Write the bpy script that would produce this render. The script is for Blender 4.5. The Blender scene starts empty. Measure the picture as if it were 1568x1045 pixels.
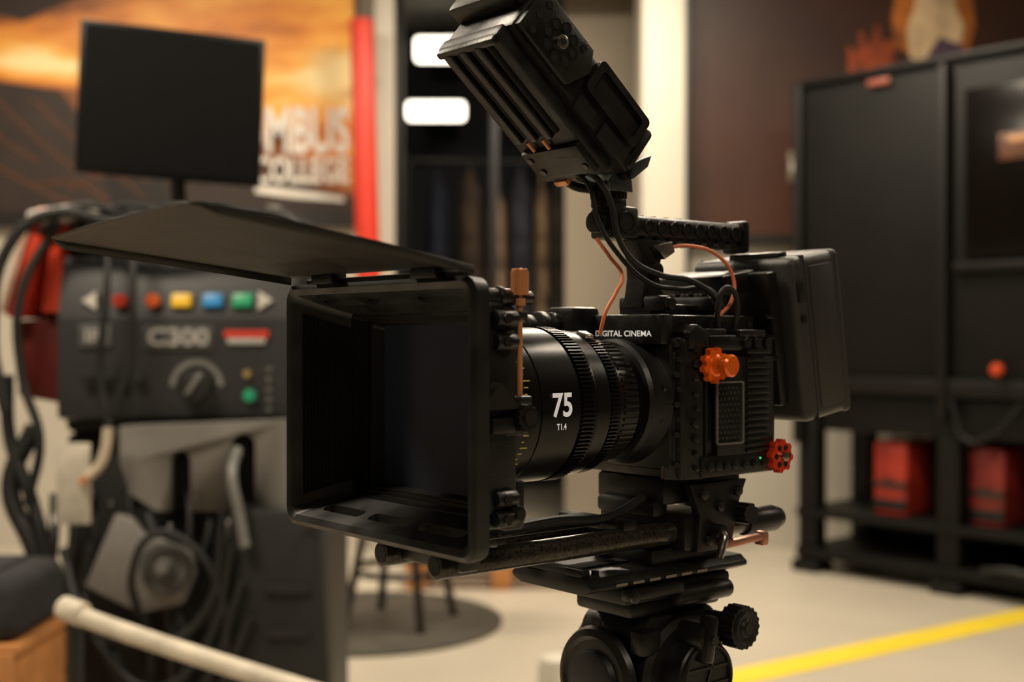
import bpy, bmesh, math, random
from mathutils import Vector, Matrix, Euler
random.seed(7)
S = bpy.context.scene
COL = S.collection

# ------------------------------------------------------------------ materials
def lin(c):
    c = c/255.0
    return c/12.92 if c <= 0.04045 else ((c+0.055)/1.055)**2.4
def rgb(r,g,b): return (lin(r),lin(g),lin(b),1.0)
def mat(name, col, rough=0.5, metal=0.0, var=0.15, nscale=30.0, bump=0.0, bscale=200.0, emit=0.0, spec=0.5, rvar=0.0):
    m = bpy.data.materials.new(name); m.use_nodes = True
    nt = m.node_tree; b = nt.nodes['Principled BSDF']
    c = rgb(*col)
    tc = nt.nodes.new('ShaderNodeTexCoord')
    n = nt.nodes.new('ShaderNodeTexNoise'); n.inputs['Scale'].default_value = nscale; n.inputs['Detail'].default_value = 4
    nt.links.new(tc.outputs['Object'], n.inputs['Vector'])
    r = nt.nodes.new('ShaderNodeValToRGB')
    r.color_ramp.elements[0].position = 0.3; r.color_ramp.elements[1].position = 0.7
    r.color_ramp.elements[0].color = tuple(x*(1-var) for x in c[:3])+(1,)
    r.color_ramp.elements[1].color = tuple(min(1,x*(1+var)) for x in c[:3])+(1,)
    nt.links.new(n.outputs['Fac'], r.inputs['Fac']); nt.links.new(r.outputs['Color'], b.inputs['Base Color'])
    b.inputs['Roughness'].default_value = rough; b.inputs['Metallic'].default_value = metal
    if rvar > 0:
        mr_ = nt.nodes.new('ShaderNodeMapRange'); mr_.inputs['From Min'].default_value=0.3; mr_.inputs['From Max'].default_value=0.7
        mr_.inputs['To Min'].default_value=max(0.05,rough-rvar); mr_.inputs['To Max'].default_value=rough+rvar
        nt.links.new(n.outputs['Fac'], mr_.inputs['Value']); nt.links.new(mr_.outputs['Result'], b.inputs['Roughness'])
    b.inputs['Specular IOR Level'].default_value = spec
    if bump > 0:
        n2 = nt.nodes.new('ShaderNodeTexNoise'); n2.inputs['Scale'].default_value = bscale
        nt.links.new(tc.outputs['Object'], n2.inputs['Vector'])
        bp = nt.nodes.new('ShaderNodeBump'); bp.inputs['Strength'].default_value = bump; bp.inputs['Distance'].default_value = 0.002
        nt.links.new(n2.outputs['Fac'], bp.inputs['Height']); nt.links.new(bp.outputs['Normal'], b.inputs['Normal'])
    if emit > 0:
        b.inputs['Emission Color'].default_value = c; b.inputs['Emission Strength'].default_value = emit
    return m

M = {}
M['blk']   = mat('black_anodised', (25,24,22), 0.36, 0.15, 0.2, 60, 0.12, 900, rvar=0.10)
M['blk2']  = mat('black_matte', (16,15,14), 0.46, 0.0, 0.2, 60, 0.08, 900, rvar=0.10)
M['hood']  = mat('hood_composite', (24,23,21), 0.44, 0.0, 0.2, 40, 0.06, 900, rvar=0.12)
M['deep']  = mat('deep_black', (5,5,5), 0.8)
M['lens']  = mat('lens_black', (23,22,21), 0.26, 0.5, 0.05, 60)
M['rub']   = mat('rubber', (17,16,15), 0.6)
M['flag']  = mat('flag_metal', (40,37,31), 0.48, 0.2, 0.15, 30, rvar=0.08)
M['gun']   = mat('gunmetal', (70,67,64), 0.32, 0.8)
M['sil']   = mat('silver', (184,178,170), 0.25, 1.0)
M['gold']  = mat('bronze', (226,158,108), 0.34, 0.45, 0.1)
M['org']   = mat('orange_anodised', (255,112,30), 0.25, 0.25, 0.06)
M['ored']  = mat('red_anodised', (236,68,38), 0.25, 0.25, 0.06)
M['ocab']  = mat('orange_cable', (228,124,82), 0.5)
M['wht']   = mat('white_print', (245,245,243), 0.5)
M['whtp']  = mat('bright_print', (250,250,248), 0.5, emit=0.22)
M['pwht']  = mat('poster_white', (226,220,210), 0.6)
M['yprint']= mat('yellow_print', (214,194,60), 0.5)
M['glass'] = mat('filter_glass', (46,52,66), 0.16, 0.0, 0.05, spec=0.3)
M['carbon']= mat('carbon_rod', (62,57,50), 0.24, 0.5, 0.65, 420)
M['batt']  = mat('battery_plastic', (52,50,48), 0.40, 0.0, 0.06, 60, 0.25, 1200)
M['pink']  = mat('copper_lever', (205,145,120), 0.35, 0.6)
M['gridedge']= mat('vent_frame', (130,128,122), 0.35, 0.4)
M['ventbump']= mat('vent_bump', (74,73,70), 0.35, 0.6)
M['leaf']  = mat('blue_grey_metal', (98,108,110), 0.3, 0.7)
M['ridge'] = mat('drag_ring', (48,46,44), 0.35, 0.5)

# ------------------------------------------------------------------ helpers
def empty(name, loc=(0,0,0), rotz=0, mtx=None):
    o = bpy.data.objects.new(name, None); COL.objects.link(o); o.empty_display_size = 0.05
    if mtx is not None: o.matrix_world = mtx
    else:
        o.location = loc; o.rotation_euler = (0,0,rotz)
    return o
def finish(me, name, parent, m, smooth=True, ang=35):
    if m is not None: me.materials.append(m)
    if smooth:
        for p in me.polygons: p.use_smooth = True
        me.set_sharp_from_angle(angle=math.radians(ang))
    o = bpy.data.objects.new(name, me); COL.objects.link(o)
    if parent: o.parent = parent
    return o
def box(parent, name, c, s, m, bev=0.0, rot=None, seg=2):
    bm = bmesh.new(); bmesh.ops.create_cube(bm, size=1.0)
    bmesh.ops.scale(bm, vec=Vector(s), verts=bm.verts)
    if bev > 0:
        bmesh.ops.bevel(bm, geom=bm.edges[:], offset=min(bev, min(s)*0.49), segments=seg, profile=0.5, affect='EDGES')
    me = bpy.data.meshes.new(name); bm.to_mesh(me); bm.free()
    o = finish(me, name, parent, m); o.location = c
    if rot: o.rotation_euler = rot
    return o
def cyl(parent, name, p1, p2, r, m, n=24, r2=None, bev=0.0):
    p1 = Vector(p1); p2 = Vector(p2); d = p2-p1; L = d.length
    bm = bmesh.new()
    bmesh.ops.create_cone(bm, cap_ends=True, segments=n, radius1=r, radius2=r if r2 is None else r2, depth=L)
    if bev > 0:
        es = [e for e in bm.edges if abs(e.verts[0].co.z-e.verts[1].co.z) < 1e-7]
        bmesh.ops.bevel(bm, geom=es, offset=bev, segments=2, profile=0.5, affect='EDGES')
    me = bpy.data.meshes.new(name); bm.to_mesh(me); bm.free()
    o = finish(me, name, parent, m)
    o.location = (p1+p2)/2; o.rotation_mode = 'QUATERNION'; o.rotation_quaternion = d.to_track_quat('Z','Y')
    return o
def lathe(parent, name, prof, m, c=(0,0,0), axis='x', n=72, caps=True):
    bm = bmesh.new(); rings = []
    for a, r in prof:
        ring = []
        for i in range(n):
            t = 2*math.pi*i/n; x, y = r*math.cos(t), r*math.sin(t)
            co = (a, x, y) if axis == 'x' else ((x, a, y) if axis == 'y' else (x, y, a))
            ring.append(bm.verts.new(co))
        rings.append(ring)
    for k in range(len(rings)-1):
        for i in range(n):
            j = (i+1) % n
            bm.faces.new((rings[k][i], rings[k][j], rings[k+1][j], rings[k+1][i]))
    if caps:
        bm.faces.new(rings[0]); bm.faces.new(rings[-1])
    bmesh.ops.recalc_face_normals(bm, faces=bm.faces)
    me = bpy.data.meshes.new(name); bm.to_mesh(me); bm.free()
    o = finish(me, name, parent, m, ang=30); o.location = c
    return o
def prism(parent, name, pts, a, b, m, axis='y', c=(0,0,0), rot=None, bev=0.0):
    bm = bmesh.new()
    def co(p, t):
        return (p[0], t, p[1]) if axis == 'y' else ((t, p[0], p[1]) if axis == 'x' else (p[0], p[1], t))
    A = [bm.verts.new(co(p, a)) for p in pts]; B = [bm.verts.new(co(p, b)) for p in pts]
    bm.faces.new(A); bm.faces.new(B[::-1])
    for i in range(len(pts)):
        j = (i+1) % len(pts); bm.faces.new((A[i], B[i], B[j], A[j]))
    bmesh.ops.recalc_face_normals(bm, faces=bm.faces)
    if bev > 0: bmesh.ops.bevel(bm, geom=bm.edges[:], offset=bev, segments=2, profile=0.5, affect='EDGES')
    me = bpy.data.meshes.new(name); bm.to_mesh(me); bm.free()
    o = finish(me, name, parent, m); o.location = c
    if rot: o.rotation_euler = rot
    return o
def gear(parent, name, c, r1, r2, n, a, b, m, axis='x'):
    pts = []
    for i in range(n):
        for f, r in ((0.0, r1), (0.18, r2), (0.5, r2), (0.68, r1)):
            t = 2*math.pi*(i+f)/n; pts.append((r*math.cos(t), r*math.sin(t)))
    return prism(parent, name, pts, a, b, m, axis, c)
def tube(parent, name, pts, r, m, smooth=True):
    cu = bpy.data.curves.new(name, 'CURVE'); cu.dimensions = '3D'; cu.bevel_depth = r; cu.bevel_resolution = 4; cu.use_fill_caps = True
    sp = cu.splines.new('BEZIER'); sp.bezier_points.add(len(pts)-1)
    for bp_, p in zip(sp.bezier_points, pts):
        bp_.co = p; bp_.handle_left_type = bp_.handle_right_type = 'AUTO'
    sp.resolution_u = 10
    tmp = bpy.data.objects.new('t', cu); COL.objects.link(tmp)
    bpy.context.view_layer.update()
    me = bpy.data.meshes.new_from_object(tmp.evaluated_get(bpy.context.evaluated_depsgraph_get()))
    bpy.data.objects.remove(tmp); me.name = name; me.materials.clear()
    return finish(me, name, parent, m, ang=60)
def text(parent, name, body, c, w, h, m, rot=(math.pi/2,0,0), fat=0.0, ext=0.0002):
    cu = bpy.data.curves.new(name, 'FONT'); cu.body = body; cu.offset = fat; cu.resolution_u = 4
    tmp = bpy.data.objects.new('t', cu); COL.objects.link(tmp); bpy.context.view_layer.update()
    me = bpy.data.meshes.new_from_object(tmp.evaluated_get(bpy.context.evaluated_depsgraph_get()))
    bpy.data.objects.remove(tmp); me.name = name; me.materials.clear()
    xs = [v.co.x for v in me.vertices]; ys = [v.co.y for v in me.vertices]
    x0, x1, y0, y1 = min(xs), max(xs), min(ys), max(ys)
    for v in me.vertices:
        v.co.x = (v.co.x-(x0+x1)/2)*w/(x1-x0); v.co.y = (v.co.y-(y0+y1)/2)*h/(y1-y0)
    o = finish(me, name, parent, m, smooth=False); o.location = c; o.rotation_euler = rot
    return o
def rrect(hy, hz, r, n=5, cz=0.0):
    pts = []
    for cx, cy, a0 in ((hy-r, hz-r, 0), (-hy+r, hz-r, 90), (-hy+r, -hz+r, 180), (hy-r, -hz+r, 270)):
        for i in range(n+1):
            t = math.radians(a0+90*i/n); pts.append((cx+r*math.cos(t), cz+cy+r*math.sin(t)))
    return pts
def loft(parent, name, secs, m, closed=True):
    bm = bmesh.new(); R = []
    for u, pts in secs: R.append([bm.verts.new((u, p[0], p[1])) for p in pts])
    K = len(R); n = len(R[0])
    for k in range(K if closed else K-1):
        a, b = R[k], R[(k+1) % K]
        for i in range(n):
            j = (i+1) % n; bm.faces.new((a[i], a[j], b[j], b[i]))
    bmesh.ops.recalc_face_normals(bm, faces=bm.faces)
    me = bpy.data.meshes.new(name); bm.to_mesh(me); bm.free()
    return finish(me, name, parent, m)
def cut(obj, cutters):
    for cobj in cutters:
        md = obj.modifiers.new('b', 'BOOLEAN'); md.operation = 'DIFFERENCE'; md.object = cobj; md.solver = 'EXACT'
    bpy.context.view_layer.update()
    me = bpy.data.meshes.new_from_object(obj.evaluated_get(bpy.context.evaluated_depsgraph_get()))
    obj.modifiers.clear(); obj.data = me
    for cobj in cutters: bpy.data.objects.remove(cobj)
def capsule_pts(L, r, n=8):
    pts = []
    for i in range(n+1):
        t = -math.pi/2+math.pi*i/n; pts.append((L/2-r+r*math.cos(t), r*math.sin(t)))
    for i in range(n+1):
        t = math.pi/2+math.pi*i/n; pts.append((-L/2+r+r*math.cos(t), r*math.sin(t)))
    return pts
def P(u, v, w): return (u, -v, w)     # v = toward the near side of the rig

ROOT = Matrix.Translation((-0.0865, 0.7894, 1.151)) @ Matrix.Rotation(math.radians(39.58), 4, 'Z')
cam_rig = empty('cinema_camera', mtx=ROOT)
lensE = empty('cinema_lens', mtx=ROOT)
mbx = empty('matte_box', mtx=ROOT)
tri = empty('tripod', mtx=ROOT)
monE = empty('camera_monitor', mtx=ROOT @ Matrix.Translation((0.143,0,0.218)) @ Matrix.Rotation(math.radians(-50),4,'Y'))
batE = empty('camera_battery', mtx=ROOT @ Matrix.Translation((0.381,-0.008,0.048)) @ Matrix.Rotation(math.radians(-9),4,'Y'))

# ------------------------------------------------------------------ matte box
hood = loft(mbx, 'hood', [
    (0.034, rrect(0.077,0.068,0.006)), (0.012, rrect(0.092,0.075,0.008)), (0.008, rrect(0.106,0.081,0.009)),
    (-0.002, rrect(0.107,0.082,0.010)), (-0.004, rrect(0.104,0.079,0.009)), (-0.002, rrect(0.099,0.075,0.006)),
    (0.032, rrect(0.073,0.062,0.004))], M['hood'])
cs = []
for z in (0.072, -0.072):
    for y in (-0.055, 0.0, 0.055):
        cs.append(prism(mbx, 'c', [(q[1]+0.012, q[0]+y) for q in capsule_pts(0.046, 0.0042)], z-0.02, z+0.02, M['hood'], 'z'))
cut(hood, cs)
hood.data.set_sharp_from_angle(angle=math.radians(35))
for i in range(15):
    t = i/14.0; u = 0.003+0.026*t; y = 0.0945-0.0205*t; h = 0.062-0.010*t
    box(mbx, 'rib_%d'%i, (u, y, 0), (0.0008, 0.0022, h*2), M['hood'])
loft(mbx, 'stage_front', [(0.030, rrect(0.079,0.069,0.004)), (0.030, rrect(0.073,0.062,0.004)), (0.040, rrect(0.071,0.060,0.004)), (0.040, rrect(0.079,0.069,0.004))], M['blk'])
loft(mbx, 'stage_rear', [(0.0405, rrect(0.077,0.067,0.004)), (0.0405, rrect(0.064,0.056,0.004)), (0.050, rrect(0.060,0.054,0.004)), (0.051, rrect(0.076,0.066,0.004))], M['blk2'])
loft(mbx, 'stage_gap_frame', [(0.038, rrect(0.073,0.063,0.003)), (0.038, rrect(0.067,0.058,0.003)), (0.042, rrect(0.067,0.058,0.003)), (0.042, rrect(0.073,0.063,0.003))], M['blk'])
box(mbx, 'filter_glass', P(0.0490,0,0), (0.002,0.124,0.112), M['glass'])
lathe(mbx, 'lens_donut', [(0.050,0.059),(0.062,0.059),(0.065,0.057),(0.066,0.0545),(0.056,0.0545)], M['blk2'], caps=False)
box(mbx, 'side_plate', P(0.036,0.080,-0.004), (0.024,0.004,0.110), M['blk'], 0.0015)
for w in (0.058, 0.044, -0.050, -0.062):
    cyl(mbx, 'bolt', P(0.030,0.083,w), P(0.046,0.083,w), 0.0052, M['blk'], bev=0.001)
    cyl(mbx, 'bolt_core', P(0.036,0.086,w), P(0.036,0.0895,w), 0.0030, M['gun'])
cyl(mbx, 'top_bolt', P(0.022,0.072,0.071), P(0.060,0.072,0.071), 0.0055, M['blk'], bev=0.001)
cyl(mbx, 'top_bolt_head', P(0.052,0.072,0.071), P(0.068,0.072,0.071), 0.0042, M['gun'], bev=0.001)
cyl(mbx, 'top_bolt_ring', P(0.040,0.072,0.071), P(0.044,0.072,0.071), 0.0068, M['gun'], bev=0.001)
SU, SV = 0.0550, 0.0765
cyl(mbx, 'lock_screw', P(SU,SV,0.010), P(SU,SV,0.075), 0.0019, M['gold'])
gear(mbx, 'lock_knob', P(SU,SV,0), 0.0056, 0.0052, 26, 0.0725, 0.087, M['gold'], 'z')
cyl(mbx, 'lock_cap', P(SU,SV,0.087), P(SU,SV,0.0885), 0.005, M['gold'], bev=0.0005)
cyl(mbx, 'lock_collar', P(SU,SV,0.066), P(SU,SV,0.0705), 0.0036, M['gold'])
box(mbx, 'screw_block', P(0.052,0.074,0.060), (0.014,0.012,0.005), M['blk'], 0.001)
box(mbx, 'screw_block_low', P(0.052,0.076,0.008), (0.018,0.012,0.006), M['blk'], 0.0015)
prism(mbx, 'chrome_wedge', [(0.020,0.010),(0.030,0.020),(0.037,0.012),(0.046,0.004),(0.020,0.004)], -0.090, -0.078, M['gun'], 'y')
box(mbx, 'swing_bracket', P(0.048,0.078,-0.004), (0.018,0.010,0.018), M['blk'], 0.002)
box(mbx, 'swing_arm', P(0.034,0.084,-0.006), (0.018,0.008,0.010), M['blk'], 0.002)
gear(mbx, 'swing_knob', P(0.0485,0,-0.0015), 0.0080, 0.0072, 14, -0.093, -0.082, M['blk'], 'y')
cyl(mbx, 'swing_knob_core', P(0.0485,0.095,-0.0015), P(0.0485,0.092,-0.0015), 0.0045, M['gun'])
box(mbx, 'hinge_bracket_low', P(0.052,0.070,-0.056), (0.016,0.012,0.03), M['blk'], 0.002)
box(mbx, 'hinge_bracket_top', P(0.050,0.072,0.046), (0.014,0.010,0.024), M['blk'], 0.002)
cyl(mbx, 'low_bolt', P(0.046,0.078,-0.060), P(0.046,0.087,-0.060), 0.0058, M['blk'],20,bev=0.001)
cyl(mbx, 'low_bolt_core', P(0.046,0.087,-0.060), P(0.046,0.0885,-0.060), 0.003, M['gun'])
box(mbx, 'top_bar', P(0.006,0.0,0.0835), (0.012,0.17,0.004), M['blk'], 0.001)
box(mbx, 'flag_hinge', P(0.000,-0.055,0.085), (0.012,0.026,0.007), M['blk'], 0.001)
box(mbx, 'flag_hinge_b', P(0.000,0.06,0.085), (0.012,0.026,0.007), M['blk'], 0.001)
box(mbx, 'rod_bracket', P(0.044,0,-0.084), (0.018,0.085,0.034), M['blk'], 0.003)
bm = bmesh.new()
def frow(u,w,hv,d=0.0055):
    def zz(v): return w+0.035*v*(-u/0.17)
    return [bm.verts.new((u,-hv-0.001,zz(hv)-d)), bm.verts.new((u,-hv,zz(hv))), bm.verts.new((u,-hv*0.35,zz(hv*.35)+0.001)), bm.verts.new((u,hv*0.35,zz(-hv*.35)+0.001)), bm.verts.new((u,hv,zz(-hv))), bm.verts.new((u,hv+0.001,zz(-hv)-d))]
grid = [frow(-0.001,0.088,0.103), frow(-0.05,0.095,0.103), frow(-0.11,0.103,0.103), frow(-0.158,0.109,0.102), frow(-0.166,0.1098,0.097,0.002), frow(-0.171,0.110,0.088,0.0005)]
for k in range(len(grid)-1):
    for i in range(5): bm.faces.new((grid[k][i],grid[k][i+1],grid[k+1][i+1],grid[k+1][i]))
bmesh.ops.recalc_face_normals(bm, faces=bm.faces)
me = bpy.data.meshes.new('top_flag'); bm.to_mesh(me); bm.free()
fl = finish(me, 'top_flag', mbx, M['flag']); sm = fl.modifiers.new('s','SOLIDIFY'); sm.thickness = 0.0014

# ------------------------------------------------------------------ lens
lathe(lensE, 'barrel', [(0.058,0.047),(0.062,0.0518),(0.066,0.0533),(0.092,0.0533),(0.0925,0.0526),(0.0935,0.0526),(0.094,0.0533),(0.127,0.0533),(0.128,0.0515),(0.143,0.0515),(0.144,0.0522),(0.157,0.0512),(0.158,0.049),(0.169,0.049),(0.171,0.0455),(0.176,0.0440),(0.192,0.0435),(0.194,0.041),(0.200,0.039),(0.226,0.0385)], M['lens'], n=96)
gear(lensE, 'focus_gear', (0,0,0), 0.0515, 0.0538, 110, 0.1295, 0.1415, M['lens'])
gear(lensE, 'iris_gear', (0,0,0), 0.0485, 0.0508, 110, 0.1590, 0.1680, M['lens'])
gear(lensE, 'rear_knurl', (0,0,0), 0.0432, 0.0447, 60, 0.178, 0.191, M['blk'])
text(lensE, 'focal_text', '75', P(0.1105,0.0539,0.0022), 0.0172, 0.0160, M['whtp'], fat=0.022)
text(lensE, 'aperture_text', 'T1.4', P(0.1105,0.0531,-0.0120), 0.0084, 0.0042, M['whtp'], fat=0.02)
for i in range(30):
    a = math.radians(-66+i*4.8); r = 0.0534
    y, z = -r*math.cos(a), r*math.sin(a)
    L = (0.0045,0.002,0.0035,0.006,0.002)[i%5]
    o = box(lensE, 'scale_mark_%d'%i, (0.0795+L/2, y, z), (L,0.0003,0.0007), M['yprint']); o.rotation_euler=(-a,0,0)
box(lensE, 'witness_tab', P(0.164,0.018,0.0475), (0.009,0.010,0.004), M['sil'], 0.0008, rot=(0.37,0,0))

# ------------------------------------------------------------------ camera body
C = cam_rig; b = M['blk']
box(C, 'body', P(0.275,0,-0.005), (0.100,0.104,0.103), b, 0.004)
box(C, 'front_bezel', P(0.226,0,-0.004), (0.012,0.092,0.092), M['blk2'], 0.005)
lathe(C, 'mount_ring', [(0.203,0.043),(0.206,0.045),(0.214,0.0455),(0.222,0.048)], M['blk2'])
for k in range(12):
    a = k*math.pi/6+0.3
    cyl(C, 'mount_screw', (0.214,0.0445*math.cos(a),0.0445*math.sin(a)), (0.2165,0.0445*math.cos(a),0.0445*math.sin(a)), 0.003 if k%2 else 0.0016, M['gun'], 12)
prism(C, 'corner_column', [(0.220,-0.040),(0.229,-0.052),(0.245,-0.0555),(0.245,-0.035),(0.222,-0.035)], -0.056, 0.045, M['blk'], 'z', bev=0.0008)
random.seed(3)
for i in range(9):
    r_ = random.choice((0.0022,0.0028,0.0032)); j = random.uniform(-0.001,0.001)
    cyl(C, 'column_button', P(0.238+j,0.053,-0.048+i*0.0108), P(0.238+j,0.0565,-0.048+i*0.0108), r_, M['gun'] if i%3==0 else M['blk2'], 14, bev=0.0005)
    if i%2==0: cyl(C, 'column_screw', P(0.2265,0.045,-0.045+i*0.0108), P(0.2235,0.050,-0.045+i*0.0108), 0.0022, M['gun'], 12)
    else: box(C, 'column_notch', P(0.2270,0.0485,-0.045+i*0.0108), (0.004,0.005,0.004), M['deep'], 0.001, rot=(0,0,-0.9))
box(C, 'column_seam', P(0.2475,0.0545,-0.005), (0.0014,0.004,0.098), M['deep'])
box(C, 'top_cage', P(0.266,-0.006,0.0545), (0.106,0.094,0.016), b, 0.002)
box(C, 'title_block', P(0.2180,-0.004,0.0520), (0.012,0.098,0.022), b, 0.002)
text(C, 'title_text', 'DIGITAL CINEMA', P(0.2118,0.007,0.0490), 0.058, 0.0042, M['whtp'], rot=(math.pi/2,0,-math.pi/2), fat=0.012)
for i in range(7):
    cyl(C, 'cage_hole', P(0.226+i*0.0145,0.0405,0.0555), P(0.226+i*0.0145,0.0416,0.0555), 0.0028, M['deep'], 14)
    cyl(C, 'cage_top_hole', P(0.226+i*0.0145,0.033,0.0615), P(0.226+i*0.0145,0.033,0.0629), 0.0028, M['deep'], 14)
box(C, 'side_panel', P(0.2915,0.0535,-0.006), (0.064,0.006,0.076), M['blk2'], 0.0015)
fr = loft(C, 'vent_frame', [(0.0, rrect(0.0150,0.0230,0.002)),(0.0, rrect(0.0138,0.0218,0.0015)),(0.0015, rrect(0.0138,0.0218,0.0015)),(0.0015, rrect(0.0150,0.0230,0.002))], M['gridedge'])
fr.rotation_euler = (0,0,-math.pi/2); fr.location = P(0.270,0.0585,-0.009)
box(C, 'vent_back', P(0.270,0.0560,-0.009), (0.027,0.002,0.042), M['deep'])
bm = bmesh.new()
for r_ in range(10):
    for c_ in range(6):
        x = 0.2590+c_*0.0044+(0.0022 if r_%2 else 0); z = -0.0275+r_*0.0041
        if x > 0.2825: continue
        mt = Matrix.Translation((x,-0.0576,z)) @ Matrix.Rotation(math.pi/2,4,'X')
        bmesh.ops.create_cone(bm, cap_ends=True, segments=6, radius1=0.0017, radius2=0.0010, depth=0.0014, matrix=mt)
me = bpy.data.meshes.new('vent_mesh'); bm.to_mesh(me); bm.free(); finish(me,'vent_mesh',C,M['ventbump'],False)
for i in range(15):
    box(C, 'grip_rib', P(0.3035,0.0568,-0.038+i*0.0048), (0.026,0.003,0.0026), b, 0.0006)
box(C, 'grip_frame', P(0.3035,0.0575,0.036), (0.028,0.004,0.004), M['blk'], 0.001)
box(C, 'port_strip', P(0.283,0.053,-0.0475), (0.082,0.008,0.016), b, 0.002)
for i, u in enumerate((0.250,0.259,0.268,0.277,0.289,0.300,0.311)):
    cyl(C, 'port', P(u,0.056,-0.0475), P(u,0.059,-0.0475), 0.0034, M['gun'] if i in (1,3) else M['blk2'], 18, bev=0.0005)
    cyl(C, 'port_hole', P(u,0.0588,-0.0475), P(u,0.0594,-0.0475), 0.0018, M['deep'], 12)
cyl(C, 'status_led', P(0.3035,0.0595,-0.044), P(0.3035,0.0601,-0.044), 0.0008, mat('led_green',(60,230,120),0.4,emit=0.8), 10)
box(C, 'upper_block', P(0.280,0.050,0.042), (0.058,0.014,0.012), b, 0.003)
box(C, 'upper_block_b', P(0.298,0.052,0.049), (0.030,0.012,0.006), M['gun'], 0.002)
box(C, 'upper_block_c', P(0.262,0.048,0.050), (0.022,0.012,0.005), M['blk'], 0.0015)
prism(C, 'corner_cap', [(0.230,0.038),(0.230,0.050),(0.238,0.056),(0.252,0.050),(0.252,0.038)], -0.056, -0.040, b, 'y', bev=0.0015)
for u in (0.288,0.300,0.312): cyl(C, 'hex', P(u,0.057,0.042), P(u,0.061,0.042), 0.0042, M['blk2'], 6)
def knob(u,w,m,nm,r=0.012,v0=0.055):
    gear(C, nm+'_flange', P(u,0,w), r, r*0.80, 9, -(v0+0.005), -v0, m, 'y')
    lathe(C, nm+'_hub', [(-(v0+0.004),r*0.72),(-(v0+0.006),r*0.5),(-(v0+0.012),r*0.42),(-(v0+0.014),r*0.60),(-(v0+0.019),r*0.62),(-(v0+0.0205),r*0.5)], m, (u,0,w), 'y', 28)
knob(0.252,0.026,M['org'],'orange_knob',0.0132,0.057)
gear(C, 'red_wheel', P(0.327,0,-0.044), 0.0130, 0.0110, 8, -0.062, -0.056, M['ored'], 'y')
for k in range(6):
    a = k*math.pi/3
    cyl(C, 'red_wheel_recess', P(0.327+0.0072*math.cos(a),0.0618,-0.044+0.0072*math.sin(a)), P(0.327+0.0072*math.cos(a),0.0625,-0.044+0.0072*math.sin(a)), 0.0022, M['deep'], 12)
cyl(C, 'red_wheel_core', P(0.327,0.06,-0.044), P(0.327,0.066,-0.044), 0.0035, M['sil'], 16, bev=0.0006)
cyl(C, 'red_wheel_shaft', P(0.327,0.03,-0.044), P(0.327,0.057,-0.044), 0.005, M['blk2'])
box(C, 'rear_module', P(0.330,-0.002,-0.004), (0.022,0.094,0.102), M['blk2'], 0.004)
box(C, 'battery_plate', P(0.342,0.003,0.045), (0.012,0.088,0.105), b, 0.003, rot=(0,math.radians(-9),0))
box(C, 'battery_plate_top', P(0.322,-0.012,0.088), (0.044,0.078,0.018), b, 0.004, rot=(0,math.radians(-9),0))
box(C, 'battery_plate_mid', P(0.316,-0.002,0.070), (0.040,0.060,0.020), M['blk2'], 0.003, rot=(0,math.radians(-9),0))
for i in range(4): cyl(C,'plate_knob',P(0.298,0.018-i*0.014,0.072),P(0.298,0.018-i*0.014,0.080),0.0045,M['gun'],14,bev=0.001)
for i in range(3): box(C,'plate_rib',P(0.334,0.0455,0.030+i*0.016),(0.014,0.003,0.004),M['blk'],0.001)
cyl(C, 'rear_grip_arm', P(0.36,-0.045,-0.010), P(0.455,-0.03,0.020), 0.006, b)
cyl(C, 'rear_grip', P(0.430,-0.0350,0.022), P(0.494,-0.018,0.050), 0.0105, M['gun'], 20, bev=0.003)
cyl(C, 'rear_grip_lower', P(0.430,-0.020,0.006), P(0.488,-0.006,0.036), 0.0085, M['gun'], 20, bev=0.003)

for v in (0.03,-0.03):
    cyl(C, 'rod', P(0.0246,v,-0.097), P(0.362,v,-0.097), 0.0082, M['carbon'], 32, bev=0.0008)
    cyl(C, 'rod_bore', P(0.0242,v,-0.097), P(0.026,v,-0.097), 0.0057, M['deep'], 24)
    cyl(C, 'rod_sleeve', P(0.318,v,-0.097), P(0.355,v,-0.097), 0.0104, M['ridge'], 28, bev=0.001)
box(C, 'base_riser', P(0.268,0,-0.066), (0.085,0.070,0.020), b, 0.003)
box(C, 'rod_clamp', P(0.262,0,-0.097), (0.050,0.090,0.026), b, 0.004)
box(C, 'rod_clamp_front', P(0.228,0,-0.079), (0.016,0.060,0.012), M['blk2'], 0.003)
box(C, 'clamp_foot', P(0.255,0,-0.114), (0.075,0.062,0.012), M['blk2'], 0.002)
prism(C, 'clamp_cheek', [(0.238,-0.060),(0.300,-0.060),(0.292,-0.075),(0.282,-0.110),(0.245,-0.110),(0.248,-0.082)], -0.050,-0.042, b, 'y', bev=0.001)
for (u,w) in ((0.25,-0.068),(0.288,-0.068),(0.268,-0.078),(0.256,-0.102)):
    cyl(C, 'cheek_screw', P(u,0.050,w), P(u,0.0535,w), 0.0038, M['gun'], 16, bev=0.0006)
tube(C, 'silver_lever', [P(0.262,0.052,-0.096),P(0.262,0.060,-0.097),P(0.258,0.062,-0.106),P(0.255,0.062,-0.113)], 0.0030, M['sil'])
cyl(C, 'lever_hub', P(0.262,0.048,-0.096), P(0.262,0.060,-0.096), 0.0060, b, bev=0.001)
box(C, 'copper_lever', P(0.290,0.054,-0.105), (0.044,0.008,0.005), M['pink'], 0.001, rot=(0,-0.05,0))
box(C, 'copper_lever_tip', P(0.312,0.054,-0.1055), (0.007,0.010,0.011), M['pink'], 0.002)
gear(C, 'clamp_knob', P(0.293,0,-0.085), 0.008, 0.0068, 10, -0.060, -0.048, b, 'y')
box(C, 'rod_pad', P(0.130,0.004,-0.0845), (0.11,0.020,0.008), M['rub'], 0.003)
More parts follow.
